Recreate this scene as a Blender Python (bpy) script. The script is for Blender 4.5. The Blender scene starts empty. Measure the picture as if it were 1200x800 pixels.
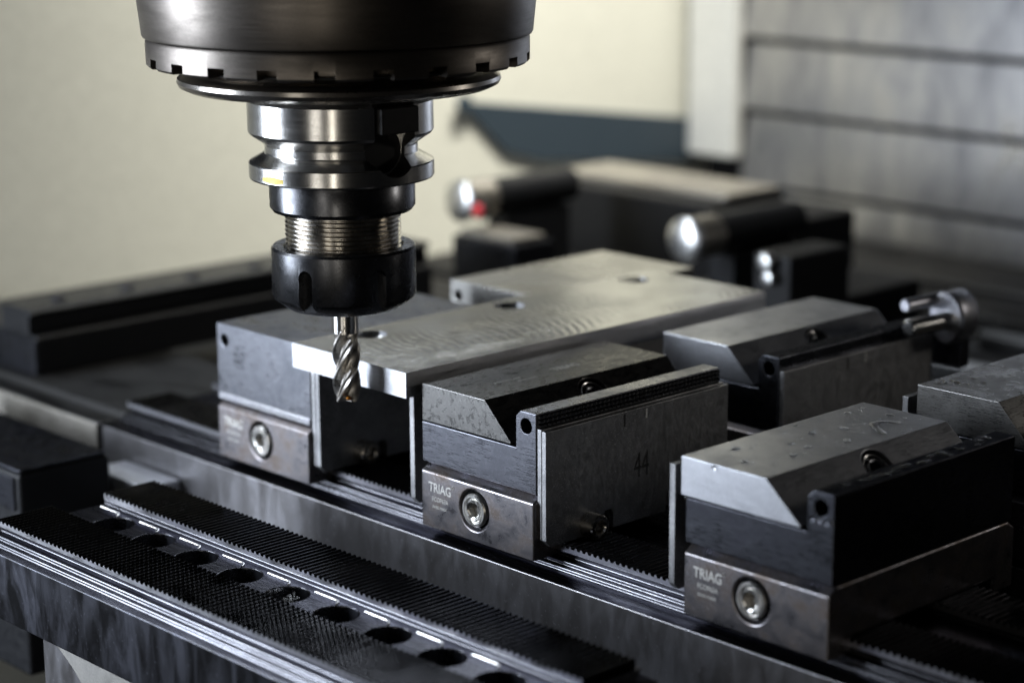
import bpy, bmesh, math, random
from mathutils import Vector, Matrix

# ------------------------------------------------------------------ scene, camera, light
random.seed(7)
S = 0.001                     # everything below is written in millimetres
scn = bpy.context.scene
C = scn.collection
R = math.radians

def look_camera():
    pt, yw, ro = .2328, .8161, -.00576
    c, s = math.cos, math.sin
    fwd = Vector((-s(yw)*c(pt), c(yw)*c(pt), -s(pt)))
    right = Vector((c(yw), s(yw), 0)); up = right.cross(fwd)
    r2 = c(ro)*right + s(ro)*up; u2 = c(ro)*up - s(ro)*right
    m = Matrix(((r2.x, u2.x, -fwd.x, 553.53*S), (r2.y, u2.y, -fwd.y, -443.24*S), (r2.z, u2.z, -fwd.z, 137.80*S), (0, 0, 0, 1)))
    cd = bpy.data.cameras.new('camera'); co = bpy.data.objects.new('camera', cd); C.objects.link(co)
    co.matrix_world = m
    cd.sensor_width = 36; cd.lens = 75.3; cd.clip_start = .01; cd.clip_end = 20
    cd.dof.use_dof = True; cd.dof.focus_distance = .690; cd.dof.aperture_fstop = 7.0; cd.dof.aperture_blades = 0
    scn.camera = co
look_camera()
scn.render.resolution_x, scn.render.resolution_y = 1024, 682
scn.view_settings.view_transform = 'Standard'; scn.view_settings.look = 'None'
scn.view_settings.exposure = 0; scn.view_settings.gamma = 1
try: scn.view_settings.use_curve_mapping = False
except Exception: pass
w = bpy.data.worlds.new('World'); scn.world = w; w.use_nodes = True
w.node_tree.nodes['Background'].inputs[0].default_value = (.62, .64, .70, 1)
w.node_tree.nodes['Background'].inputs[1].default_value = .008

def area(name, loc, target, sx, sy, power, col, spread=180):
    l = bpy.data.lights.new(name, 'AREA'); l.shape = 'RECTANGLE'; l.size = sx*S; l.size_y = sy*S
    l.energy = power; l.color = col; l.spread = R(spread)
    o = bpy.data.objects.new(name, l); C.objects.link(o)
    o.location = Vector(loc)*S
    d = (Vector(target)-Vector(loc)).normalized()
    o.rotation_euler = d.to_track_quat('-Z', 'Y').to_euler()
    return o
# machine lamps: cool LED strips front left, a lamp over the back of the cabin, plus added fill, glint and stripe lights
area('led_lamp', (-370, -420, 60), (-60, 10, -40), 240, 440, 3.4, (.80, .88, 1.0), 120)
area('led_strip', (-400, -170, 430), (-20, -20, -60), 130, 130, 1.5, (.85, .92, 1.0))
area('cabin_and_fill_lamp', (-190, 490, 600), (-430, 470, -50), 520, 60, 2.6, (1.0, .965, .87), 62)
area('cabin_and_fill_lamp', (420, 560, 110), (84, 80, -60), 100, 100, .05, (1.0, .95, .88), 70)  # added dim fill aimed at the numbered plate
area('glint_light', (-400, 330, 240), (0, 60, -40), 220, 30, .36, (.85, .92, 1.0))  # added light for glints on the milled workpiece top
area('stripe_light', (330, -860, 20), (0, 0, 10), 190, 700, .65, (1.0, .95, .86))  # added strip light, mirrored as a warm stripe in the tool holder
area('stripe_light', (610, -700, -120), (0, 0, 10), 40, 420, .35, (1.0, .93, .80))  # second added strip, for the thin stripe beside it

# ------------------------------------------------------------------ materials
def nodes(name):
    m = bpy.data.materials.new(name); m.use_nodes = True
    nt = m.node_tree; b = nt.nodes['Principled BSDF']
    return m, nt, b
def N(nt, t, **k):
    n = nt.nodes.new(t)
    for a, v in k.items(): setattr(n, a, v)
    return n
def coords(nt, scale):
    g = N(nt, 'ShaderNodeNewGeometry'); mp = N(nt, 'ShaderNodeMapping')
    nt.links.new(g.outputs['Position'], mp.inputs['Vector'])
    mp.inputs['Scale'].default_value = [1000*v for v in scale]
    return mp.outputs['Vector']
def noise(nt, scale, detail=4, rough=.55, dist=0):
    n = N(nt, 'ShaderNodeTexNoise'); n.inputs['Scale'].default_value = 1
    n.inputs['Detail'].default_value = detail; n.inputs['Roughness'].default_value = rough; n.inputs['Distortion'].default_value = dist
    nt.links.new(coords(nt, scale), n.inputs['Vector'])
    return n.outputs['Fac']
def ramp(nt, fac, stops):
    r = N(nt, 'ShaderNodeValToRGB'); e = r.color_ramp.elements
    while len(e) < len(stops): e.new(.5)
    for i, (p, c) in enumerate(stops):
        e[i].position = p; e[i].color = (c, c, c, 1) if isinstance(c, (int, float)) else (*c, 1)
    nt.links.new(fac, r.inputs[0]); return r.outputs[0]
def mixc(nt, fac, a, b, mode='MIX'):
    m = N(nt, 'ShaderNodeMix', data_type='RGBA', blend_type=mode)
    for sock, v in ((0, fac), (6, a), (7, b)):
        if isinstance(v, (int, float)): m.inputs[sock].default_value = v
        elif isinstance(v, tuple): m.inputs[sock].default_value = (*v, 1)
        else: nt.links.new(v, m.inputs[sock])
    return m.outputs[2]
def bump(nt, b, h, strength, dist):
    n = N(nt, 'ShaderNodeBump'); n.inputs['Strength'].default_value = strength; n.inputs['Distance'].default_value = dist*S
    nt.links.new(h, n.inputs['Height'])
    if b.inputs['Normal'].links: nt.links.new(b.inputs['Normal'].links[0].from_socket, n.inputs['Normal'])
    nt.links.new(n.outputs[0], b.inputs['Normal'])

def metal(name, col, rough, col2=None, stain=(.12, .12, .12), srange=(.45, .62), brush=None, brush_amt=.12, fine=.12, rvar=.15, bstr=.12, metallic=1.0, scratch=0):
    """steel with cloudy stains (col2), brushed lines (brush = scale per axis) and uneven gloss"""
    m, nt, b = nodes(name)
    b.inputs['Metallic'].default_value = metallic
    cloud = noise(nt, stain, 6, .62, .4)
    msk = ramp(nt, cloud, [(srange[0], 0), (srange[1], 1)])
    c2 = col2 or tuple(v*.72 for v in col)
    cc = mixc(nt, msk, col, c2)
    for ang, k in ((.5, 1), (-.9, .8), (1.35, .6)) if scratch else ():
        g = N(nt, 'ShaderNodeNewGeometry'); mp0 = N(nt, 'ShaderNodeMapping'); mp0.inputs['Rotation'].default_value = (ang, ang*.6, ang*.8)
        mp1 = N(nt, 'ShaderNodeMapping'); mp1.inputs['Scale'].default_value = (3500, 60, 3500)
        nt.links.new(g.outputs['Position'], mp0.inputs[0]); nt.links.new(mp0.outputs[0], mp1.inputs[0])
        n_ = N(nt, 'ShaderNodeTexNoise'); n_.inputs['Scale'].default_value = 1; n_.inputs['Detail'].default_value = 2; nt.links.new(mp1.outputs[0], n_.inputs['Vector'])
        sc = ramp(nt, n_.outputs['Fac'], [(.64, 0), (.70, scratch*k)])
        cc = mixc(nt, sc, cc, tuple(min(.9, v*2.2) for v in col))
    fn = noise(nt, (1.7, 1.7, 1.7), 3, .6)
    cc = mixc(nt, .35, cc, ramp(nt, fn, [(.3, .55), (.7, 1.0)]), 'MULTIPLY')
    nt.links.new(cc, b.inputs['Base Color'])
    rr = ramp(nt, cloud, [(.3, max(.03, rough-rvar)), (.7, min(1, rough+rvar))])
    if brush:
        br = noise(nt, brush, 3, .7)
        rr = mixc(nt, .5, rr, ramp(nt, br, [(.35, max(.03, rough-brush_amt)), (.65, min(1, rough+brush_amt))]))
        bump(nt, b, br, bstr, .05)
    nt.links.new(rr, b.inputs['Roughness'])
    bump(nt, b, fn, fine, .04)
    return m
def plain(name, col, rough, metallic=0.0, **k):
    m, nt, b = nodes(name)
    b.inputs['Metallic'].default_value = metallic
    f = noise(nt, (.35, .35, .35), 5, .6)
    nt.links.new(mixc(nt, .4, col, ramp(nt, f, [(.3, .6), (.7, 1.0)]), 'MULTIPLY'), b.inputs['Base Color'])
    nt.links.new(ramp(nt, f, [(.3, max(.03, rough-.1)), (.7, min(1, rough+.1))]), b.inputs['Roughness'])
    for a, v in k.items(): b.inputs[a].default_value = v
    return m

M = {}
M['steel'] = metal('ground_steel', (.42, .42, .44), .34, (.30, .30, .33), brush=(.25, .25, 5), stain=(.06, .06, .10))
M['base'] = metal('worn_base_steel', (.32, .31, .33), .36, (.14, .115, .10), stain=(.13, .13, .16), srange=(.36, .66), rvar=.12, scratch=.5)
M['jaw'] = metal('jaw_steel', (.19, .195, .215), .33, (.115, .12, .135), brush=(.2, .2, 4), stain=(.07, .07, .07), scratch=.5)
M['jaw_mid'] = metal('mid_jaw_steel', (.30, .295, .285), .30, (.24, .235, .225), brush=(.2, .2, 4), stain=(.05, .05, .05), scratch=.25)
M['jaw_dark'] = metal('dark_jaw_steel', (.125, .128, .145), .31, (.085, .087, .10), brush=(.2, .2, 4), stain=(.07, .07, .07), scratch=.35)
M['milled_back'] = metal('smooth_ground_steel', (.44, .43, .41), .27, (.36, .35, .33), stain=(.03, .03, .03), rvar=.06)
M['jaw_bright'] = metal('bright_jaw_steel', (.50, .51, .54), .38, (.38, .385, .41), brush=(.2, .2, 4), stain=(.05, .05, .05), scratch=.25)
M['oxide'] = metal('blackened_steel', (.085, .088, .10), .31, (.055, .056, .066), brush=(.2, .2, 4), stain=(.08, .08, .08), fine=.18, scratch=.3)
M['oxide_oily'] = metal('oily_blackened_steel', (.15, .147, .142), .30, (.10, .098, .095), stain=(.5, .2, .5), srange=(.32, .72), rvar=.12, scratch=.5, fine=.3)
M['plate'] = metal('scratched_dark_plate', (.34, .34, .345), .46, (.22, .22, .225), brush=(.3, .7, .35), stain=(.05, .05, .05), scratch=.8)
M['plate_edge'] = M['plate']
M['chrome'] = metal('polished_steel', (.70, .69, .67), .20, (.58, .57, .55), rvar=.05, fine=.05, brush=(.05, .05, 6), brush_amt=.06)
M['screw'] = metal('screw_steel', (.72, .71, .68), .30, (.60, .58, .55), rvar=.08)
M['cap'] = metal('satin_chrome', (.70, .70, .69), .30, (.60, .60, .59), rvar=.05)
M['lip'] = metal('lip_ring_steel', (.46, .43, .39), .24, (.33, .30, .27), stain=(.03, .03, .1), rvar=.08)
M['head'] = metal('spindle_steel', (.17, .152, .135), .36, (.11, .098, .086), stain=(.02, .02, .08), rvar=.08, brush=(.05, .05, 3), brush_amt=.06)
M['black_nut'] = metal('black_oxide_gloss', (.12, .122, .13), .27, (.085, .086, .092), rvar=.07, fine=.05, scratch=.3)
M['thread'] = metal('thread_steel', (.58, .55, .50), .22, (.44, .41, .37))
M['carbide'] = metal('carbide', (.60, .58, .55), .36, (.40, .38, .35), fine=.25, stain=(.5, .5, .5))
M['alu'] = metal('sawn_aluminium', (.62, .63, .66), .42, (.48, .49, .52), brush=(.06, .06, 3.2), bstr=.5, brush_amt=.2, stain=(.05, .05, .3))
M['rail_edge'] = metal('oiled_rail_steel', (.20, .20, .215), .25, (.12, .12, .13), stain=(.05, .3, .3), srange=(.35, .7), rvar=.06, brush=(.03, 2, 2), bstr=.03, scratch=.3)
M['rail_top'] = metal('serrated_dark_steel', (.035, .035, .038), .24, (.022, .022, .024), stain=(.06, .06, .06))  # near-black colour stands in for dark reflections on the tooth tops
M['table'] = metal('table_steel', (.13, .13, .13), .42, (.08, .08, .08), stain=(.02, .05, .05))
M['way'] = metal('way_cover_steel', (.52, .52, .54), .40, (.26, .26, .272), stain=(.03, .03, .012), srange=(.36, .64))
M['black'] = plain('matt_black', (.006, .006, .0065), .55)
M['blackpaint'] = plain('black_painted_metal', (.009, .0095, .011), .42)
M['engrave'] = plain('engraved_black', (.006, .006, .006), .8)
M['print'] = plain('etched_grey', (.62, .61, .58), .55, .3)
M['beige'] = plain('cream_enamel', (.63, .628, .555), .50)
M['seam'] = plain('cream_seam', (.52, .51, .44), .5)
M['white'] = plain('white_enamel', (.80, .80, .76), .4)
M['blue_grey'] = plain('blue_grey_enamel', (.035, .050, .065), .45)
M['red'] = plain('red_plastic', (.65, .012, .02), .35)
M['yellow'] = plain('yellow_paint', (.75, .55, .03), .4)
M['amber'] = plain('amber_chip', (.55, .20, .02), .3, .6)
m, nt, b = nodes('water'); b.inputs['Base Color'].default_value = (1, 1, 1, 1); b.inputs['Roughness'].default_value = .02
b.inputs['Transmission Weight'].default_value = 1; b.inputs['IOR'].default_value = 1.33; M['water'] = m
for k, e in (('rail_top', .5), ('rail_edge', .16), ('oxide', .35), ('oxide_oily', .6), ('black_nut', .7), ('jaw', .6), ('plate', .7), ('table', .3), ('base', .7), ('streak_dark', .4)):
    if k in M: M[k].node_tree.nodes['Principled BSDF'].inputs['Specular Tint'].default_value = (e, e, e, 1)
for k in ('blackpaint', 'black', 'blue_grey'): M[k].node_tree.nodes['Principled BSDF'].inputs['Specular IOR Level'].default_value = .25

def streaked(name, light, dark):
    """rail flank with dried coolant runs"""
    m, nt, b = nodes(name); b.inputs['Metallic'].default_value = .85
    big = noise(nt, (.035, .035, .02), 4, .6)
    run = noise(nt, (.13, .13, .04), 5, .6, .7)
    msk = ramp(nt, run, [(.40, 0), (.62, 1)])
    c = mixc(nt, msk, light, dark)
    c = mixc(nt, ramp(nt, big, [(.35, 0), (.65, .6)]), c, dark)
    nt.links.new(c, b.inputs['Base Color'])
    rr = mixc(nt, msk, (.38, .38, .38), (.29, .29, .29)); nt.links.new(rr, b.inputs['Roughness'])
    bump(nt, b, run, .12, .15)
    gl = noise(nt, (.04, .04, 4.5), 3, .7); bump(nt, b, gl, .25, .05)
    spk = noise(nt, (.9, .9, .6), 4, .6); nt.links.new(mixc(nt, ramp(nt, spk, [(.62, 0), (.72, .55)]), c, tuple(min(.8, v*1.7) for v in light)), b.inputs['Base Color'])
    bump(nt, b, noise(nt, (1.5, 1.5, 1.5), 3), .15, .04)
    return m
M['streak'] = streaked('coolant_streaked_steel', (.27, .268, .285), (.205, .198, .20))
M['streak_dark'] = streaked('coolant_streaked_dark_steel', (.075, .078, .096), (.016, .016, .018))

def milled():
    """face-milled aluminium with a lane of crossing cutter arcs and borders rubbed smooth"""
    m, nt, b = nodes('face_milled_aluminium'); b.inputs['Metallic'].default_value = 1
    cl = noise(nt, (.05, .03, .05), 5, .6)
    nt.links.new(mixc(nt, ramp(nt, cl, [(.35, 0), (.65, 1)]), (.42, .42, .415), (.31, .31, .307)), b.inputs['Base Color'])
    # arcs: rings about points far off the lane, distorted
    g = N(nt, 'ShaderNodeNewGeometry'); sep = N(nt, 'ShaderNodeSeparateXYZ'); nt.links.new(g.outputs['Position'], sep.inputs[0])
    def mth(op, a, b=None):
        n = N(nt, 'ShaderNodeMath', operation=op)
        for k, v in enumerate((a, b)):
            if v is None: continue
            if isinstance(v, (int, float)): n.inputs[k].default_value = v
            else: nt.links.new(v, n.inputs[k])
        return n.outputs[0]
    xx = mth('MULTIPLY', sep.outputs[0], 1000); yy = mth('MULTIPLY', sep.outputs[1], 1000)
    wob = mth('MULTIPLY', noise(nt, (.05, .03, .1), 3, .6), 7)
    dx = mth('ADD', xx, 6); arc = mth('SQRT', mth('MAXIMUM', mth('SUBTRACT', 34*34, mth('MULTIPLY', dx, dx)), 0))
    def arcs(sign, pitch, seed):
        u = mth('ADD', yy, mth('MULTIPLY', arc, sign)); u = mth('ADD', u, wob)
        return mth('ADD', mth('MULTIPLY', mth('SINE', mth('MULTIPLY', u, 6.2832/pitch)), .5), .5)
    a1 = arcs(1.0, 3.4, 0); a2 = arcs(-1.0, 4.3, 1)
    pm = ramp(nt, noise(nt, (.11, .05, .1), 3, .6), [(.42, 0), (.60, 1)])
    hh = mixc(nt, pm, a1, a2)
    sw = noise(nt, (.16, .075, .1), 3, .55, 2.2)
    swr = ramp(nt, sw, [(.40, 0), (.60, 1)])
    # lane mask across x (centre -6 mm)
    mr = N(nt, 'ShaderNodeMapRange'); mr.interpolation_type = 'SMOOTHSTEP'
    ab = N(nt, 'ShaderNodeMath', operation='ADD'); ab.inputs[1].default_value = .003; nt.links.new(sep.outputs[0], ab.inputs[0])
    ab2 = N(nt, 'ShaderNodeMath', operation='ABSOLUTE'); nt.links.new(ab.outputs[0], ab2.inputs[0])
    nt.links.new(ab2.outputs[0], mr.inputs[0])
    mr.inputs[1].default_value = .010; mr.inputs[2].default_value = .030; mr.inputs[3].default_value = 1; mr.inputs[4].default_value = .12
    hh = mixc(nt, .22, hh, swr)
    hm = N(nt, 'ShaderNodeMix', data_type='RGBA'); nt.links.new(mr.outputs[0], hm.inputs[0]); hm.inputs[6].default_value = (.5, .5, .5, 1); nt.links.new(hh, hm.inputs[7])
    bump(nt, b, hm.outputs[2], 1.0, .10)
    bump(nt, b, noise(nt, (.9, .05, .9), 3, .6), .10, .05)
    nt.links.new(ramp(nt, cl, [(.3, .16), (.7, .27)]), b.inputs['Roughness'])
    return m
M['milled'] = milled()

# ------------------------------------------------------------------ mesh helpers (mm)
def prism_x(bm, poly, x0, x1):       # poly in (y,z), extruded along x
    return _prism(bm, [(x0, p[0], p[1]) for p in poly], [(x1, p[0], p[1]) for p in poly])
def prism_y(bm, poly, y0, y1):       # poly in (x,z), extruded along y
    return _prism(bm, [(p[0], y0, p[1]) for p in poly], [(p[0], y1, p[1]) for p in poly])
def prism_z(bm, poly, z0, z1):
    return _prism(bm, [(p[0], p[1], z0) for p in poly], [(p[0], p[1], z1) for p in poly])
def _prism(bm, A, B):
    a = [bm.verts.new(v) for v in A]; b = [bm.verts.new(v) for v in B]; n = len(a)
    fs = [bm.faces.new(a), bm.faces.new(list(reversed(b)))]
    for i in range(n): fs.append(bm.faces.new((a[i], b[i], b[(i+1) % n], a[(i+1) % n])))
    bmesh.ops.recalc_face_normals(bm, faces=fs); return bm
def box(bm, x0, x1, y0, y1, z0, z1):
    return prism_z(bm, [(x0, y0), (x1, y0), (x1, y1), (x0, y1)], z0, z1)
def frame(axis):
    a = Vector(axis).normalized(); t = Vector((0, 0, 1)) if abs(a.z) < .9 else Vector((1, 0, 0))
    u = t.cross(a).normalized(); return a, u, a.cross(u)
def loops(bm, L, c=(0, 0, 0), axis=(0, 0, 1), cap=(True, True)):
    """L: list of (list of (u,v), h) rings with equal counts, skinned along axis"""
    a, u, v = frame(axis); c = Vector(c); rings = []
    for pts, h in L: rings.append([bm.verts.new(c + u*p[0] + v*p[1] + a*h) for p in pts])
    n = len(rings[0]); fs = []
    for r0, r1 in zip(rings, rings[1:]):
        for i in range(n): fs.append(bm.faces.new((r0[i], r0[(i+1) % n], r1[(i+1) % n], r1[i])))
    if cap[0]: fs.append(bm.faces.new(list(reversed(rings[0]))))
    if cap[1]: fs.append(bm.faces.new(rings[-1]))
    bmesh.ops.recalc_face_normals(bm, faces=fs); return bm
def circ(r, n=36): return [(r*math.cos(2*math.pi*i/n), r*math.sin(2*math.pi*i/n)) for i in range(n)]
def hexa(r, n=36, ph=0):
    out = []
    for i in range(n):
        t = 2*math.pi*i/n; q = ((t+ph) % (math.pi/3))-math.pi/6
        rr = r*math.cos(math.pi/6)/math.cos(q); out.append((rr*math.cos(t), rr*math.sin(t)))
    return out
def lathe(bm, prof, n=96, c=(0, 0, 0), axis=(0, 0, 1), cap=(True, True)):
    return loops(bm, [(circ(max(r, .01), n), h) for r, h in prof], c, axis, cap)
def cyl(bm, c, axis, r, h, n=32, ch=0):
    pr = [(r, 0), (r, h)] if not ch else [(r-ch, 0), (r, ch), (r, h-ch), (r-ch, h)]
    return lathe(bm, pr, n, c, axis)
def torus(bm, c, axis, R0, r, n=40, k=10):
    a, u, v = frame(axis); c = Vector(c); g = []
    for i in range(n):
        t = 2*math.pi*i/n; d = u*math.cos(t)+v*math.sin(t)
        g.append([bm.verts.new(c + d*(R0+r*math.cos(2*math.pi*j/k)) + a*(r*math.sin(2*math.pi*j/k))) for j in range(k)])
    fs = [bm.faces.new((g[i][j], g[(i+1) % n][j], g[(i+1) % n][(j+1) % k], g[i][(j+1) % k])) for i in range(n) for j in range(k)]
    bmesh.ops.recalc_face_normals(bm, faces=fs); return bm
def nb(): return bmesh.new()
def tomesh(name, bm, mats, smooth=35):
    bmesh.ops.scale(bm, vec=(S, S, S), verts=bm.verts)
    me = bpy.data.meshes.new(name); bm.to_mesh(me); bm.free()
    for m in (mats if isinstance(mats, (list, tuple)) else [mats]): me.materials.append(M[m])
    if smooth:
        me.polygons.foreach_set('use_smooth', [True]*len(me.polygons)); me.set_sharp_from_angle(angle=R(smooth))
    return me
def add_bevel(o, wd, seg=2):
    b = o.modifiers.new('bevel', 'BEVEL'); b.width = wd*S; b.segments = seg; b.limit_method = 'ANGLE'; b.angle_limit = R(32); b.harden_normals = True
    b.use_clamp_overlap = True
def obj(name, bm, mat, parent=None, bevel=0, cut=None, loc=None, smooth=35, seg=2):
    """bm may be a bmesh (mm) or a finished mesh"""
    me = bm if isinstance(bm, bpy.types.Mesh) else tomesh(name, bm, mat, smooth)
    o = bpy.data.objects.new(name, me); C.objects.link(o)
    if cut is not None:
        ct = bpy.data.objects.new('cutter', tomesh('cutter', cut, mat, 0)); C.objects.link(ct)
        md = o.modifiers.new('cut', 'BOOLEAN'); md.object = ct; md.operation = 'DIFFERENCE'; md.solver = 'EXACT'; md.use_self = True
        dg = bpy.context.evaluated_depsgraph_get(); dg.update()
        new = bpy.data.meshes.new_from_object(o.evaluated_get(dg)); o.modifiers.clear(); o.data = new
        bpy.data.objects.remove(ct)
        new.polygons.foreach_set('use_smooth', [True]*len(new.polygons)); new.set_sharp_from_angle(angle=R(smooth or 35))
    if bevel: add_bevel(o, bevel, seg)
    if parent: o.parent = parent
    if loc: o.location = Vector(loc)*S
    return o
def tag(o, label=None, cat=None, group=None, kind=None):
    for k, v in (('label', label), ('category', cat), ('group', group), ('kind', kind)):
        if v: o[k] = v
    return o
def thing(name, label, cat, loc, group=None):
    o = bpy.data.objects.new(name, None); C.objects.link(o); o.location = Vector(loc)*S; o.empty_display_size = .01
    return tag(o, label, cat, group)
def text(name, body, size, mat, parent, loc, xdir, up, depth=.12, sx=1.0, bold=0):
    cu = bpy.data.curves.new('text', 'FONT'); cu.body = body; cu.size = size*S; cu.extrude = depth*S; cu.align_x = 'LEFT'; cu.resolution_u = 3; cu.offset = bold*S
    t = bpy.data.objects.new('text', cu); C.objects.link(t)
    dg = bpy.context.evaluated_depsgraph_get(); me = bpy.data.meshes.new_from_object(t.evaluated_get(dg)); bpy.data.objects.remove(t)
    me.name = name; me.materials.clear(); me.materials.append(M[mat])
    o = bpy.data.objects.new(name, me); C.objects.link(o); o.parent = parent
    x = Vector(xdir).normalized(); y = Vector(up).normalized(); z = x.cross(y)
    m = Matrix(((x.x*sx, y.x, z.x, loc[0]*S), (x.y*sx, y.y, z.y, loc[1]*S), (x.z*sx, y.z, z.z, loc[2]*S), (0, 0, 0, 1)))
    o.matrix_local = m
    return o

# ------------------------------------------------------------------ the setting
bm = nb()
sl = [(-116, -130)]
# T-slot table: slots run along x
y = -400; prof = [(-400, -175)]
for ys in (-150, 262, 322, 382, 442, 502, 562):
    prof += [(ys-9, -116), (ys-9, -138), (ys+9, -138), (ys+9, -116)] if ys > 0 else []
prof = [(-25, -175), (-25, -116)] + prof[1:] + [(640, -116), (640, -175)]
prism_x(bm, prof, -760, 900)
tag(obj('machine_table', bm, 'table', bevel=1.0), kind='structure')
bm = nb(); box(bm, -1200, 1200, -900, 700, -330, -320)
tag(obj('sump_floor', bm, 'black'), kind='structure')
bm = nb(); prism_x(bm, [(-150, -330), (668, -330), (668, 420), (610, 420), (535, 60), (-150, 60)], -442, -430)  # outline shaped out of view: open upper part darkens reflections on top faces
tag(obj('cabin_wall', bm, 'beige'), kind='structure')

t = thing('cabin_post', 'white vertical sheet metal post beside the grey way cover', 'post', (-405, 650, -76))
bm = nb(); box(bm, -22, 20, -6, 6, 0, 700); obj('post_face', bm, 'white', t, bevel=2)
bm = nb(); box(bm, -20, 10, 6.5, 50, 0, 700); obj('post_return', bm, 'white', t, bevel=1)

t = thing('way_cover', 'grey telescopic steel way cover with horizontal overlapping plates behind the table', 'way cover', (-386, 656, -150))
zz = [-330, -141, -96.5, -46.5, 1.4, 48, 95, 142, 190]
for i in range(len(zz)-1):
    bm = nb(); z0, z1 = zz[i]+150, zz[i+1]+150
    d = 0 if i else -4
    prism_x(bm, [(d-5, z0+4.5), (d-5, z0+6), (d, z1), (d+3, z1), (d+3, z0+4.5)], 2, 620)
    obj('plate', bm, 'way', t, bevel=.6)
bm = nb(); box(bm, 2, 620, 5, 12, -170, 340); obj('backing', bm, 'black', t)
bm = nb(); box(bm, 0, 1.8, -4, 30, 0, 420); obj('side_seal', bm, 'black', t)

t = thing('chip_guard', 'dark blue-grey sloped sheet metal guard low on the cream wall', 'guard', (-428.2, 560, -90))
bm = nb(); prism_x(bm, [(-124, 67.4), (100, 36), (101, 6), (-55, 23), (-85, 32)], -1.6, 1.6); obj('guard_sheet', bm, 'blue_grey', t, bevel=.5)
bm = nb(); cyl(bm, (1.65, -122, 66), (1, 0, 0), 6, 3, 24, .8); obj('pivot_knob', bm, 'blue_grey', t)

# ------------------------------------------------------------------ rails
PITCH = 2.5
def teeth_profile(x0, x1, z, depth):
    pts = []; n = int((x1-x0)/PITCH)
    for i in range(n):
        a = x0+i*PITCH
        pts += [(a, z-depth), (a+.4, z), (a+1.0, z), (a+1.4, z-depth)]
    return pts
def strip(bm, x0, x1, y0, y1, zb, z, depth=.85, cross=False):
    if not cross:
        top = teeth_profile(x0, x1, z, depth); xe = top[-1][0]
        prism_y(bm, [(x0, zb)] + top + [(xe, z-depth), (xe, zb)] if False else [(x0-.01, zb)] + top + [(xe+.01, zb)], y0, y1)
        return
    # ridges along y, their crests nicked by shallow cross grooves
    strip(bm, x0, x1, y0, y1, zb, z-.16, depth-.14)
    n = int((x1-x0)/PITCH); k = int((y1-y0)/1.6)
    for i in range(n):
        a = x0+i*PITCH
        for j in range(k):
            p = y0+(y1-y0)*j/k; q = y0+(y1-y0)*(j+1)/k
            va = [bm.verts.new((x, yy, z-.17)) for x, yy in ((a+.4, p+.05), (a+1.0, p+.05), (a+1.0, q-.05), (a+.4, q-.05))]
            vb = [bm.verts.new((x, yy, z)) for x, yy in ((a+.5, p+.3), (a+.9, p+.3), (a+.9, q-.3), (a+.5, q-.3))]
            bm.faces.new(vb)
            for e in range(4): bm.faces.new((va[e], va[(e+1) % 4], vb[(e+1) % 4], vb[e]))

def lit_fronts(o):  # light and dark sides of the teeth put into the colour by face direction
    for p in o.data.polygons:
        if p.normal.y < -.9 and p.area > 2e-7: p.material_index = 1
def rail(name, label, loc, x0, x1, flank, ledge, holes=True, hole0=22, cross=False, zbot=-31):
    """local frame: y=0 front edge of the front toothed strip, z=0 top of the teeth"""
    t = thing(name, label, 'rail', loc)
    zf = -4.0
    pro = [(.6, -2.2), (.6, -3.0), (1.6, -3.2), (1.6, -4.6), (-1.6, -4.7), (-1.6, -6.1), (-3.4, -6.2), (-3.4, -7.5), (-ledge, -7.8), (-ledge, zbot),
           (63.5+ledge, zbot), (63.5+ledge, -7.8), (61.5, -5), (63.5, -2.2), (42.4, -2.2), (42.4, zf), (21.5, zf), (21.5, -2.2)]
    pro = [(p[0], p[1]) for p in pro]
    bm = nb(); prism_x(bm, list(reversed(pro)), x0, x1)
    ct = None
    if holes:
        ct = nb(); h = x0+hole0
        while h < x1-8:
            cyl(ct, (h, 31.8, zf-16), (0, 0, 1), 7.2, 30, 40)
            # bright bead behind each hole, added as the highlight of a milled slot edge
            bm2 = nb(); path = [(h-19.5, 39.6), (h-9.5, 39.6)] + [(h-9.5+3.2*math.sin(R(q)), 36.4+3.2*math.cos(R(q))) for q in range(15, 80, 15)]
            ring = []
            for i_, (px, py) in enumerate(path):
                a_ = path[max(0, i_-1)]; b_ = path[min(len(path)-1, i_+1)]; d_ = Vector((b_[0]-a_[0], b_[1]-a_[1], 0)).normalized(); s_ = Vector((-d_.y, d_.x, 0))
                ring.append([bm2.verts.new(Vector((px, py, zf+.1)) + s_*.36*math.cos(R(k_))+Vector((0, 0, .34*math.sin(R(k_))))) for k_ in range(0, 360, 45)])
            for r0, r1 in zip(ring, ring[1:]):
                for k_ in range(8): bm2.faces.new((r0[k_], r1[k_], r1[(k_+1) % 8], r0[(k_+1) % 8]))
            bm2.faces.new(ring[0]); bm2.faces.new(ring[-1]); bmesh.ops.recalc_face_normals(bm2, faces=bm2.faces)
            obj('edge_glint', bm2, 'screw', t)
            h += 24.1
    o = obj('rail_body', bm, [flank, 'rail_edge'], t, bevel=.42, cut=ct)
    for p in o.data.polygons:
        p.material_index = 0 if (abs(p.normal.y) > .95 and p.center.z < -.009) else 1
    bm = nb(); strip(bm, x0, x1, .02, 21.5, -2.2, 0, cross=cross); lit_fronts(obj('toothed_strip', bm, ['rail_top', 'steel'], t, smooth=0))
    bm = nb(); strip(bm, x0, x1, 42.4, 63.48, -2.2, 0); lit_fronts(obj('toothed_strip', bm, ['rail_top', 'steel'], t, smooth=0))
    return t
rail_f = rail('clamping_rail', 'dark serrated clamping rail with a row of round holes in the foreground', (0, -98, -86), -68, 171, 'streak_dark', 6.7, cross=True)
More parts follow.
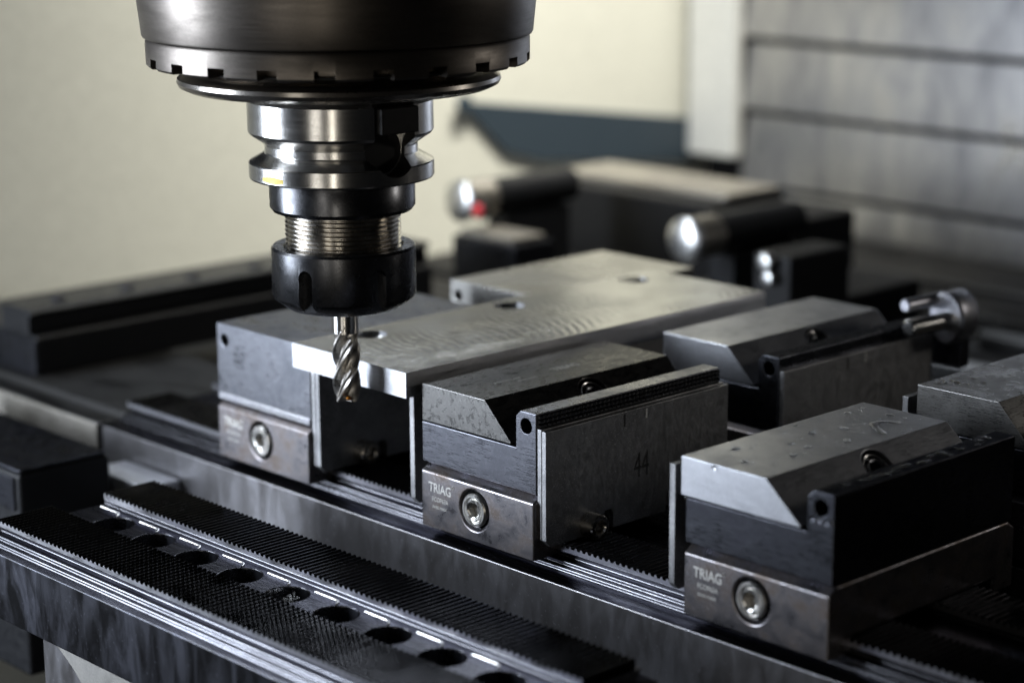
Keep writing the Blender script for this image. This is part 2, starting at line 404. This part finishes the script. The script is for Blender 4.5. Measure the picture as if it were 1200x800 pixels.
rail_1 = rail('clamping_rail', 'long grey coolant streaked rail carrying the numbered clamp and workpiece front', (0, 20, -86), -168, 330, 'streak', 12.5, holes=False, zbot=-29.5)
rail_2 = rail('clamping_rail', 'rear rail half hidden behind the first row of clamps', (0, 135, -86), -168, 330, 'streak', 10, holes=False, zbot=-29.5)
bm = nb(); prism_x(bm, [(-13, -7), (-13, -29.5), (75, -29.5), (75, -5), (0, -5), (-3, -7)], -430, -169.5)
t = thing('end_rail', 'plain tan rail piece left of the streaked rail under the black bar', 'rail', (0, 20, -86))
M['tan_dull'] = metal('dull_cast_steel', (.30, .29, .27), .5, (.2, .195, .185), stain=(.05, .05, .05))
M['tan'] = metal('tan_steel', (.42, .395, .35), .5, (.26, .245, .22), stain=(.03, .03, .03))
obj('rail_body', bm, 'table', t, bevel=.6)
bm = nb(); box(bm, -430, -169.6, -14.2, -13.1, -28.5, -7.4); obj('front_face', bm, 'tan', t, bevel=.4)
# light metal shoes under the first rail at its left end
for i, (x0, x1, y0, z1, lab) in enumerate(((-150, -112, -9, -104, 'pale aluminium shoe against the left foot of the streaked rail'), (-176, -152, -16, -110, 'smaller pale shoe left of the other one beside the black block'))):
    t = thing('rail_shoe', lab, 'shoe', (x0, y0, -116)); bm = nb(); box(bm, 0, x1-x0, 0, 15.5, .2, z1+116); obj('shoe_block', bm, 'alu', t, bevel=1.2)
# swarf in one of the rail holes
t = bm = nb()
for i in range(26):
    a = random.uniform(0, 6.28); q = random.uniform(0, 5.5); cx, cy = -68+22+24.1*4+q*math.cos(a), -98+31.8+q*math.sin(a)
    rr = random.uniform(.7, 1.5); z0 = -93.5+random.uniform(0, 1.6); st = random.uniform(0, 6.28); ax = random.uniform(-.5, .5)
    prev = None
    for k in range(9):
        th = st+k*.55
        p = Vector((cx+rr*math.cos(th)+k*.12, cy+rr*math.sin(th)*.8, z0+rr*math.sin(th+ax)*.8+k*.06))
        u = bm.verts.new(p); v = bm.verts.new(p+Vector((.2, .25, .65)))
        if prev: bm.faces.new((prev[0], u, v, prev[1]))
        prev = (u, v)
tag(obj('swarf', bm, 'chrome'), 'curled bright metal chips lying in one hole of the foreground rail', 'swarf', kind='stuff')
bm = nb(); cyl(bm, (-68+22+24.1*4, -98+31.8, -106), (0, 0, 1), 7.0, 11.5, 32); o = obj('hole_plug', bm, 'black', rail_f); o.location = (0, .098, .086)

# pedestal below the foreground rail
t = thing('pedestal', 'grey cast pedestal with a curved pale front edge under the foreground rail', 'pedestal', (-46, -100, -320))
bm = nb(); prism_y(bm, [(0, 0), (220, 0), (220, 202.6), (0, 202.6)], 4, 60); obj('column', bm, 'streak', t, bevel=3, seg=4)
bm = nb(); box(bm, 5.5, 222, 1, 3.8, 0, 202.4); obj('front_face', bm, 'streak', t, bevel=.4)
arc = [(9, 201.8)] + [(9+62*math.sin(R(a))*.9-0, 201.8-95*(1-math.cos(R(a)))) for a in range(15, 91, 8)]
arc = [(9, 202)] + [(9+70*(q/10)**.85, 202-70*(q/10)**1.5) for q in range(1, 11)]
bm = nb()
A = [(x, .9, z) for x, z in arc] + [(222, .9, 132), (222, .9, 202)]
B = [(x+.5, -1.2 - .06*(202-z), z) for x, z in arc] + [(222, -1.2-4.2, 132), (222, -1.2, 202)]
_prism(bm, A, B); obj('bevelled_flange', bm, 'tan_dull', t, bevel=.4)

# ------------------------------------------------------------------ clamp modules
def socket_screw(name, parent, c, axis, r, h, hexr, mat, rings=False):
    bm = nb(); n = 36
    L = [(circ(r, n), 0), (circ(r, n), h-.5), (circ(r-.5, n), h)]
    if rings: L += [(circ(r*.80, n), h), (circ(r*.76, n), h-.7), (circ(r*.70, n), h-.7), (circ(r*.66, n), h)]
    L += [(circ(hexr*1.12, n), h), (hexa(hexr, n), h-.5), (hexa(hexr, n), h-min(h*.75, 3.5))]
    loops(bm, L, c, axis)
    return obj(name, bm, mat, parent, smooth=40)

def logo(parent, x, y, z, k=1.0):
    text('logo_text', 'TRIAG', 4.6*k, 'print', parent, (x, y, z), (1, 0, 0), (0, 0, 1), .05, .86, .05)
    bm = nb(); torus(bm, (x+12.0*k, y-.05, z+3.4*k), (0, 1, 0), .5, .1, 16, 6); obj('registered_mark', bm, 'print', parent)
    text('type_text', 'FCOP63A', 2.3*k, 'print', parent, (x+1.6, y, z-3.2*k), (1, 0, 0), (0, 0, 1), .05, .85)
    text('origin_text', 'SWISS MADE', 1.35*k, 'print', parent, (x+1.8, y, z-5.6*k), (1, 0, 0), (0, 0, 1), .05, .95)

W = 55.5; DEP = 88
def base_block(t, mat='base', x=.8, width=55):
    """hook-on base: z local 0 = rail tooth tops"""
    bm = nb()
    prism_x(bm, [(-1.5, -4.6), (-1.5, 14.6), (2.0, 17.0), (DEP-2, 17.0), (DEP+1.5, 14.6), (DEP+1.5, -4.6), (DEP-9, -4.6), (DEP-9, .3), (9.5, .3), (9.5, -4.6)], x, x+width)
    ct = nb(); cyl(ct, (x+26.5, -3, 6.2), (0, 1, 0), 7.0, 4.3, 40)
    b = obj('base', bm, mat, t, bevel=.7, cut=ct)
    bm = nb()
    lathe(bm, [(6.95, 0), (6.95, 1.3), (6.5, 1.6), (6.2, 1.2), (6.2, 0)], 40, (x+26.5, 1.25, 6.2), (0, -1, 0)); obj('seat_ring', bm, 'black_nut', b)
    socket_screw('clamp_screw', b, (x+26.5, 1.25, 6.2), (0, -1, 0), 5.7, 3.2, 2.7, 'screw', True)
    logo(b, x+4.0, -1.55, 8.2)
    return b
def side_plate(name, t, x0, x1, z0, z1, mat='plate', slots=True, y1=DEP):
    """thin parallel plate standing on the rail; yz outline with bottom slots"""
    poly = [(.4, z0+2.2), (2.4, z0)]
    if slots: poly += [(26.5, z0), (26.5, z0+5), (27.4, z0+6.6), (30.4, z0+6.6), (31.3, z0+5), (31.3, z0), (57, z0), (57, z0+5), (58, z0+6.6), (61, z0+6.6), (62, z0+5), (62, z0)]
    poly += [(y1-2, z0), (y1, z0+2), (y1, z1), (.4, z1)]
    bm = nb(); prism_x(bm, poly, x0, x1); return obj(name, bm, mat, t, bevel=.18)

def wedge_module(label, loc, group, teeth=False, plates=0, number=None, wedge_mat='jaw', body_mat='oxide', wedge_shift=(0, 0), top_text=False, left_plate=True, plate_mat='plate'):
    t = thing('wedge_clamp', label, 'clamp', loc, group)
    base_block(t)
    # L shaped body
    bm = nb()
    prism_y(bm, [(0, 17.4), (55.5, 17.4), (55.5, 44.2), (48.2, 44.2), (46.0, 42.2), (46.0, 31.6), (0, 31.3)], 0, DEP)
    ct = nb(); cyl(ct, (50.9, -2, 39.5), (0, 1, 0), 2.45, 16, 28)
    body = obj('clamp_body', bm, body_mat, t, bevel=.35, cut=ct)
    sx, sz = wedge_shift
    bm = nb()
    prism_y(bm, [(sx, 31.6), (43.4, 31.9), (43.6, 32.4), (31.2+sx*.3, 44.4+sz), (sx, 44.4+sz)], .2, DEP-.3)
    ax = Vector((12, 0, 12.4)).normalized(); c0 = Vector((36.6+sx*.3, 46, 38.9+sz))
    ct = nb(); cyl(ct, c0-ax*5.5, ax, 6.6, 20, 40)
    wj = obj('wedge_jaw', bm, wedge_mat, t, bevel=.4, cut=ct)
    socket_screw('wedge_screw', wj, c0-ax*5.4, ax, 5.6, 5.0, 2.9, 'black_nut', True)
    bm = nb(); torus(bm, c0-ax*.6, ax, 5.2, .28, 40, 8); obj('screw_ring', bm, 'chrome', wj)
    if top_text:
        text('logo_text', 'TRIAG', 4.6, 'print', wj, (19.5, 44, 44.45), (0, 1, 0), (-1, 0, 0), .05, .95, .05)
        text('type_text', 'POWERCLAMP', 1.8, 'print', wj, (18.5, 17, 44.45), (0, 1, 0), (-1, 0, 0), .05)
        text('origin_text', 'SWISS MADE', 1.5, 'print', wj, (21.5, 25, 44.45), (0, 1, 0), (-1, 0, 0), .05)
    if teeth:
        bm = nb()
        n = 44
        for row in range(4):
            z0 = 38.0+row*1.5
            for j in range(n):
                y0 = .5+(DEP-1)*j/n; y1 = y0+(DEP-1)/n-.1
                a = [bm.verts.new(p) for p in ((55.45, y0, z0), (55.45, y1, z0), (55.45, y1, z0+1.4), (55.45, y0, z0+1.4))]
                q = [bm.verts.new(p) for p in ((56.4, y0+.4, z0+.35), (56.4, y1-.4, z0+.35), (56.4, y1-.4, z0+1.0), (56.4, y0+.4, z0+1.0))]
                bm.faces.new(q)
                for e in range(4): bm.faces.new((a[e], a[(e+1) % 4], q[(e+1) % 4], q[e]))
        bmesh.ops.recalc_face_normals(bm, faces=bm.faces)
        o = obj('grip_teeth', bm, 'black_nut', body, smooth=0); o['kind'] = 'stuff'
    if left_plate:
        side_plate('stop_plate', t, -6.9, -4.6, .6, 40.4, plate_mat)
        bm = nb(); box(bm, -4.55, -.05, 9, DEP-6, 3, 34); obj('spacer', bm, 'black', t)
    x = 55.6
    for k in range(plates):
        p = side_plate('side_plate', t, x, x+1.9, .4, 39.4-.4*k, plate_mat); x += 2.05
        if k == plates-1:
            for yy in (19.8, 72):
                socket_screw('plate_screw', p, (x-.1, yy, 4.2), (1, 0, 0), 4.3, 5.5, 2.3, 'thread')
            for yy, hh, mt in ((36.5, 5, 'engrave'), (47, 4, 'print')):
                bm = nb(); box(bm, x-.05, x-.11, yy-.4, yy+.3, 39-hh, 38.6-.4*k); obj('score_mark', bm, mt, p)
            if number: text('number', number, 12.5, 'engrave', p, (x-.1, 41, 15.2), (0, 1, 0), (0, 0, 1), .04, .60, -.05)
    return t

def fixed_module(label, loc, group, width=56, top=46.4, extra=2, jaw='jaw'):
    t = thing('fixed_jaw', label, 'clamp', loc, group)
    base_block(t, 'base', .8, width-.8)
    bm = nb(); prism_y(bm, [(0, 17.6), (width, 17.6), (width, top), (0, top)], 0, DEP)
    ct = nb(); cyl(ct, (4.6, -2, top-6.2), (0, 1, 0), 2.2, 14, 28)
    j = obj('jaw_block', bm, jaw, t, bevel=.5, cut=ct)
    bm = nb(); prism_x(bm, [(-.5, 17.4), (-.5, 19.6), (.3, 20.2), (.3, 17.4)], .4, width-.4); obj('lower_lip', bm, 'steel', j, bevel=.2)
    x = width+.1
    for k in range(extra):
        p = side_plate('side_plate', t, x, x+2.1, .5, 37.4-k*.3); x += 2.3
    for yy in (19.8, 72):
        socket_screw('plate_screw', p, (x-.1, yy, 5.0), (1, 0, 0), 4.3, 5.0, 2.3, 'thread')
    return t

G1 = 'clamping modules on the rails'
fixed_module('grey fixed jaw block under the left edge of the workpiece, nearest the end mill', (-92, 12, -86), G1)
fixed_module('fixed jaw block at the back whose end shows behind the tool holder', (-86, 124, -86), G1, 54, 47.4, 1, 'milled_back')
wedge_module('wedge clamp with the plate numbered 44 and a ribbed bar', (24.9, 12, -86), G1, teeth=True, plates=2, number='44', top_text=True, wedge_mat='oxide_oily', body_mat='jaw_dark')
wedge_module('wet wedge clamp with a pale jaw in the right foreground', (144.6, 12, -86), G1, wedge_mat='jaw_bright', wedge_shift=(-2.2, -.6))
wedge_module('wedge clamp behind the numbered one with a chrome pin at its far end', (30.6, 125, -86), G1, plates=1, wedge_mat='jaw_bright', left_plate=False)
wedge_module('wedge clamp cut off by the right edge with droplets on top', (146, 125, -86), G1, wedge_mat='jaw_mid', wedge_shift=(-1, 1.2))

# ------------------------------------------------------------------ workpiece
t = thing('workpiece', 'flat milled aluminium plate with round holes lying across the jaws', 'workpiece', (-40.5, 8, -46.9))
bm = nb(); box(bm, 0, 62, 0, 186, 0, 8.8)
ct = nb()
for yy in (28, 97, 166):
    cyl(ct, (9.6, yy, -2), (0, 0, 1), 3.6, 20, 32)
    lathe(ct, [(3.6, 5.0), (6.2, 7.2), (6.2, 12)], 40, (9.6, yy, 0))
o = obj('plate', bm, ['milled', 'alu'], t, cut=ct, smooth=20)
for p in o.data.polygons:
    if abs(p.normal.z) < .5 and (abs(p.normal.y) > .95 or abs(p.normal.x) > .99): p.material_index = 1
add_bevel(o, .2)
bm = nb(); lathe(bm, [(6.5, 0), (6.5, .06), (5.9, .06), (5.9, 0)], 40, (0, 0, 0)); o = obj('witness_ring', bm, 'plate', t); o.location = Vector((-19, 151, 8.9-.9))*S

# ------------------------------------------------------------------ spindle, tool holder, end mill
VA = math.atan2(-443.2, 553.5)     # azimuth from the axis to the camera
t = thing('spindle_head', 'dark steel spindle nose with a notched ring hanging over the vise', 'spindle', (0, 0, 56.6))
oz = 56.6
bm = nb(); lathe(bm, [(40, 74.6-oz), (63.6, 74.6-oz), (63.9, 75.2-oz), (65.4, 90-oz), (69.5, 130-oz), (76, 200-oz)], 128); obj('nose_body', bm, 'head', t)
bm = nb(); lathe(bm, [(45, 65.2-oz), (62.0, 65.2-oz), (62.8, 66-oz), (62.8, 73.2-oz), (62.2, 74.2-oz), (45, 74.4-oz)], 128)
ct = nb()
for k in range(22):
    a = 2*math.pi*k/22+.11; d = Vector((math.cos(a), math.sin(a), 0)); s = Vector((-d.y, d.x, 0))
    pts = [d*55+s*3.2, d*70+s*3.2, d*70-s*3.2, d*55-s*3.2]
    prism_z(ct, [(p.x, p.y) for p in pts], 60-oz, 68.6-oz)
obj('notched_ring', bm, 'head', t, bevel=.42, cut=ct)
bm = nb(); lathe(bm, [(30, 65.4-oz), (58, 65.4-oz), (58, 66-oz), (30, 66-oz)], 96); obj('ring_backing', bm, 'black', t)
bm = nb(); lathe(bm, [(20, 65-oz), (44, 65-oz), (45.5, 63-oz), (49, 62.6-oz), (51.2, 62.3-oz), (53, 60.9-oz), (53.3, 59.6-oz), (52.6, 58.2-oz), (50, 57.0-oz), (40, 56.5-oz), (34, 55.4-oz), (31, 53-oz), (22, 52.8-oz)], 128); obj('lip_ring', bm, 'lip', t)
for a0 in (VA+.62, VA+.62+math.pi):
    d = Vector((math.cos(a0), math.sin(a0), 0)); s = Vector((-d.y, d.x, 0)); bm = nb()
    pts = [d*23+s*7.4, d*33+s*7.4, d*33-s*7.4, d*23-s*7.4]; prism_z(bm, [(p.x, p.y) for p in pts], 44.5-oz, 53-oz); obj('drive_key', bm, 'black', t, bevel=.5)

t = thing('tool_holder', 'polished collet chuck with threaded neck and black slotted nut under the spindle', 'tool holder', (0, 0, -17))
oz = -17
bm = nb(); lathe(bm, [(15, 54-oz), (29.5, 54-oz), (30.8, 53-oz), (30.8, 43-oz), (30.2, 42-oz), (25.6, 38.9-oz), (25.4, 38.4-oz), (25.4, 36.2-oz), (25.6, 35.7-oz), (30.5, 33-oz), (30.8, 32.6-oz), (30.8, 27.9-oz), (30.4, 27.3-oz), (15, 27.2-oz)], 128)
ct = nb()
for a0 in (VA+.62, VA+.62+math.pi):
    d = Vector((math.cos(a0), math.sin(a0), 0)); s = Vector((-d.y, d.x, 0))
    pts = [d*22.3+s*8, d*40+s*8, d*40-s*8, d*22.3-s*8]; prism_z(ct, [(p.x, p.y) for p in pts], 39-oz, 60-oz)
    cyl(ct, d*22.3+Vector((0, 0, 38-oz)), d, 8.0, 14, 40)
fl = obj('flange', bm, 'chrome', t, cut=ct, smooth=20)
for a0 in (VA+.62, VA+.62+math.pi):
    d = Vector((math.cos(a0), math.sin(a0), 0)); s = Vector((-d.y, d.x, 0))
    bm = nb(); cyl(bm, d*21.5+Vector((0, 0, 38-oz)), d, 7.7, .9, 40); obj('slot_floor', bm, 'black', fl)
a0 = VA-.82; d = Vector((math.cos(a0), math.sin(a0), 0))
bm = nb()
for k in range(9):
    q = a0-.16+k*.04; wv_ = .9*math.sin((k+.6)*.33)+.3
    if k:
        vs = [bm.verts.new(v) for v in ((30.86*math.cos(qp), 30.86*math.sin(qp), 29.2-wp-oz), (30.86*math.cos(q), 30.86*math.sin(q), 29.2-wv_-oz), (30.86*math.cos(q), 30.86*math.sin(q), 29.2+wv_-oz), (30.86*math.cos(qp), 30.86*math.sin(qp), 29.2+wp-oz))]
        bm.faces.new(vs)
    qp, wp = q, wv_
obj('paint_smear', bm, 'yellow', fl)
bm = nb(); lathe(bm, [(15, 27.1-oz), (24.0, 27.1-oz), (24.3, 26.6-oz), (24.3, 17.6-oz), (23.2, 16.2-oz), (15, 16-oz)], 96); obj('collar', bm, 'black_nut', t)
bm = nb(); pr = [(12, 16-oz), (18.6, 16-oz)]; z = 15.6
while z > 2.2: pr += [(19.4, z-oz), (19.4, z-.35-oz), (18.4, z-.8-oz), (18.4, z-1.0-oz)]; z -= 1.5
pr += [(18.4, -2-oz), (12, -2-oz)]
bm = nb(); lathe(bm, pr, 96); obj('threaded_neck', bm, 'thread', t, smooth=25)
bm = nb(); lathe(bm, [(5, 2.0-oz), (19.6, 2.0-oz), (19.9, 3.8-oz), (20.3, 4.2-oz), (23.6, 4.2-oz), (24.3, 3.4-oz), (24.3, -12.2-oz), (23.6, -13.4-oz), (19.6, -16.4-oz), (18.8, -16.8-oz), (5, -16.8-oz)], 128)
ct = nb()
for k in range(6):
    a = VA-.56+k*math.pi/3; d = Vector((math.cos(a), math.sin(a), 0)); s = Vector((-d.y, d.x, 0))
    pts = [d*21.4+s*2.6, d*30+s*2.6, d*30-s*2.6, d*21.4-s*2.6]; prism_z(ct, [(p.x, p.y) for p in pts], -30-oz, -3.4-oz)
    cyl(ct, d*21.4+Vector((0, 0, -3.4-oz)), d, 2.6, 10, 28)
obj('collet_nut', bm, 'black_nut', t, cut=ct, bevel=.3)
bm = nb(); lathe(bm, [(4.9, -17.6-oz), (6.1, -17.4-oz), (6.1, -11-oz), (4.9, -11-oz)], 48); obj('collet', bm, 'steel', t)

t = thing('end_mill', 'four flute steel end mill held in the black collet nut', 'end mill', (0, 0, -49.6))
bm = nb(); lathe(bm, [(4.62, 23.5), (4.62, 36)], 48); obj('shank', bm, 'chrome', t)
def flute(th):
    q = (th % (math.pi/2))/(math.pi/2)
    if q < .09: return 4.75
    if q < .16: return 4.75-(q-.09)*7
    if q < .62: return 4.3-1.9*math.sin(math.pi*min(1, (q-.16)/.62)) ** .8
    return 2.75+2.0*((q-.62)/.38)**1.6 if q > .78 else 4.3-1.9*math.sin(math.pi*(q-.16)/.62)**.8
L = []; n = 120; hh = 27.0
for k in range(61):
    h = hh*k/60; fade = max(0, (h-21)/6); ring = []
    for i in range(n):
        th = 2*math.pi*i/n; r = flute(th - h*.150 if False else th)
        r = r*(1-fade)+4.6*fade
        if k == 0: r *= .985
        a = th + h*.150; ring.append((r*math.cos(a), r*math.sin(a)))
    L.append((ring, h))
# hollow end face: cutting corners stand proud
L0 = [([(p[0]*.15, p[1]*.15) for p in L[0][0]], 1.6), ([(p[0]*.6, p[1]*.6) for p in L[0][0]], .9)]
bm = nb(); loops(bm, L0+L); obj('fluted_body', bm, 'carbide', t, smooth=28)
d = Vector((math.cos(VA+.1), math.sin(VA+.1), 0)); bm = nb(); bmesh.ops.create_icosphere(bm, subdivisions=2, radius=.8, matrix=Matrix.Translation(d*3.7+Vector((0, 0, 1.3)))); obj('stuck_chip', bm, 'amber', t)

# ------------------------------------------------------------------ chrome pin on the rear clamp
t = thing('pin_latch', 'chrome pin and rounded steel block at the far end of the rear clamp', 'latch', (90, 212, -61))
bm = nb(); loops(bm, [([(x*7, y_*9) for x, y_ in circ(1, 36)], 0), ([(x*8, y_*10) for x, y_ in circ(1, 36)], 1), ([(x*8, y_*10) for x, y_ in circ(1, 36)], 10), ([(x*7, y_*9) for x, y_ in circ(1, 36)], 11.5)], (4, 0, 21), (0, 1, 0)); obj('block', bm, 'steel', t)
bm = nb(); cyl(bm, (1, -19, 19.5), (.16, 1, .03), 3.4, 20, 28, .7); obj('pin', bm, 'chrome', t)
bm = nb(); cyl(bm, (-3, -16, 27), (.05, 1, 0), 2.6, 24, 28, .6); obj('pin', bm, 'steel', t)
bm = nb(); box(bm, -10, 6, 8, 14, .5, 18); obj('bracket', bm, 'oxide', t, bevel=.6)

# ------------------------------------------------------------------ rear equipment, far out of focus
t = thing('rear_fixture', 'black machine fixture with a stepped body standing behind the workpiece', 'fixture', (-260, 420, -116))
bm = nb(); box(bm, -85, 54, 0, 62, .3, 57); obj('body', bm, 'black', t, bevel=2)
bm = nb(); box(bm, 55, 104, -20, 62, .3, 54); obj('side_block', bm, 'black', t, bevel=2.5)
bm = nb(); box(bm, -82, 52, 14, 60, 57.1, 61); obj('top_plate', bm, 'tan', t, bevel=1)
bm = nb(); box(bm, -84, 158, -64, -22, .3, 22); obj('lower_step', bm, 'blackpaint', t, bevel=2)
bm = nb(); box(bm, 62, 98, -21, -20.2, 22, 46); obj('side_panel', bm, 'black', t, bevel=.2)
for bx, by, bz, br in ((191, -120, 62, 4.2), (193, -120, 54.6, 3.4), (100, -66, 14, 2.5), (20, -66, 12, 2.5), (-40, -66, 12, 2.5), (128, -58, 20, 3)):
    bm = nb(); lathe(bm, [(br, 6), (br, 1.2), (br*.8, .4), (.02, 0)], 24, (bx, by, bz), (0, 1, 0)); obj('bolt_head', bm, 'cap', t)
bm = nb(); box(bm, 180, 203, -114, -70, .3, 65); obj('fitting_block', bm, 'black', t, bevel=2)
bm = nb(); box(bm, 92, 172, -80, 30, .3, 30); obj('foot', bm, 'black', t, bevel=2)
for nm, x, lab in (('hydraulic_cylinder', -280, 'black cylinder with a domed chrome cap beside a red light, left'), ('hydraulic_cylinder', -120, 'black cylinder with a large domed chrome cap right of the workpiece')):
    t = thing(nm, lab, 'cylinder', (x, 300, -51), 'chrome capped cylinders at the back')
    bm = nb(); cyl(bm, (0, 5, 0), (0, 1, 0), 9.4, 80, 40, 1); obj('barrel', bm, 'blackpaint', t)
    bm = nb(); cyl(bm, (0, 6, 0), (0, 1, 0), 10.2, 18, 40, .8); obj('collar', bm, 'tan', t)
    bm = nb(); lathe(bm, [(11, 6), (11.4, 4.0), (11.2, 2.8), (10, 1.8), (7.5, 1.0), (4, .5), (.02, .3)], 48, (0, 0, 0), (0, 1, 0)); obj('cap', bm, 'cap', t)
    bm = nb(); box(bm, -8, 8, 30, 78, -64.7, -9.6); obj('stand', bm, 'blackpaint', t, bevel=1)
t = thing('indicator_light', 'small red light on the left chrome capped cylinder', 'light', (-264, 302, -54))
bm = nb(); cyl(bm, (0, 0, 0), (0, 1, 0), 5.2, 4, 28, .5); obj('bezel', bm, 'blackpaint', t)
bm = nb(); lathe(bm, [(3.6, 0), (3.4, -1), (2, -1.9), (.02, -2.2)], 28, (0, 0, 0), (0, 1, 0)); obj('lens', bm, 'red', t)
t = thing('grey_block', 'grey steel block below the left chrome cap', 'block', (-283, 300, -116))
bm = nb(); box(bm, 0, 48, 0, 30, .3, 47); obj('block_body', bm, 'oxide', t, bevel=1.5)
bm = nb(); box(bm, 4, 44, 2, 26, 47.1, 50); obj('cover_plate', bm, 'tan', t, bevel=.6)

t = thing('black_bar', 'long black stepped steel bar lying on the table at the left', 'bar', (-246, 26, -93))
bm = nb(); prism_y(bm, [(-80, 2.2), (0, 2.2), (0, 18.5), (-1.2, 19.6), (-80, 19.6)], 0, 228); obj('lower_bar', bm, 'blackpaint', t, bevel=.8)
bm = nb(); prism_y(bm, [(-26.5, 19.8), (-4, 19.8), (-4, 27.5), (-1, 29.5), (-2.5, 31), (-24, 31), (-26.5, 29.5)], -1.5, 228); obj('upper_bar', bm, 'blackpaint', t, bevel=.6)
bm = nb(); box(bm, -79, -.5, -1.3, -.1, 2.4, 18.4); obj('end_cap', bm, 'oxide', t, bevel=.4)
for k in range(6):
    bm = nb(); cyl(bm, (-14, 20+k*36, 31), (0, 0, 1), 3.4, 1.2, 20, .4); obj('bolt', bm, 'oxide', t)

t = thing('dark_block', 'dark steel block at the left edge in front of the tan rail', 'block', (-132, -52, -175))
bm = nb(); box(bm, -120, 0, 0, 40, 0, 80.5); obj('block_body', bm, 'blackpaint', t, bevel=1.6)
bm = nb(); box(bm, -119, -1, .8, 39, 80.6, 82); obj('top_face', bm, 'oxide', t, bevel=.6)
bm = nb(); box(bm, -118, -3, -1, -.1, 66, 79); obj('front_strip', bm, 'oxide', t, bevel=.3)

for i, (yy, lab) in enumerate(((300, 'nearest grey guide bar at the right edge behind the clamps'), (360, 'middle grey guide bar at the right edge'), (420, 'farthest grey guide bar at the right edge below the way cover'))):
    t = thing('guide_bar', lab, 'bar', (-40+i*4, yy, -116), 'grey guide bars behind the clamps')
    bm = nb(); prism_x(bm, [(0, .3), (0, 14), (3, 18), (22, 18), (26, 14), (26, .3)], 0, 420); obj('bar_body', bm, 'table', t, bevel=.8)

# ------------------------------------------------------------------ coolant droplets
def drops(name, label, spots):
    bm = nb()
    for x, y, z, rx, ry, h, a in spots:
        m = Matrix.Translation((x, y, z)) @ Matrix.Rotation(a, 4, 'Z') @ Matrix.Diagonal((rx, ry, h, 1))
        r = bmesh.ops.create_icosphere(bm, subdivisions=3, radius=1, matrix=m)
    tag(obj(name, bm, 'water', smooth=80), label, 'water', kind='stuff')
sp = []
zt = -86+44.4-.6
for k in range(46):
    x = random.uniform(145, 173); y = random.uniform(18, 97); r = random.choice((.35, .5, .6, .9, 1.3))
    sp.append((x, y, zt, r*random.uniform(.8, 1.6), r, .22+.22*r, random.uniform(0, 3)))
for k in range(14):
    q = k/13; sp.append((170-9*math.sin(q*2.6), 74+13*q, zt, .9+.7*math.sin(q*3.1), 1.5, .5, .4+q*1.2))
drops('coolant_drops', 'clear coolant droplets on the pale jaw in the right foreground', sp)
sp = []
for k in range(40):
    r = random.choice((.4, .6, .9, 1.3)); sp.append((random.uniform(148, 176), random.uniform(130, 208), -86+45.6, r*1.3, r, .2+.2*r, random.uniform(0, 3)))
drops('coolant_drops', 'clear coolant droplets on the clamp cut off by the right edge', sp)
sp = [(196.4+random.uniform(-2, 2), 15+85*random.random()**.8, -41.85, .8, 1.6, .35, random.uniform(-.3, .3)) for k in range(26)]
sp += [(192.2+k*2.6, 11.8, -50.2+k*.2-(.4 if k == 2 else 0), .9, .6, 1.0, 0) for k in range(4)] + [(155.4, 12, -43.2, .8, .7, .8, 0), (144.6, 12, -55, .6, .5, .6, 0)]
drops('coolant_drops', 'beads of coolant along the upright bar of the right foreground clamp', sp)
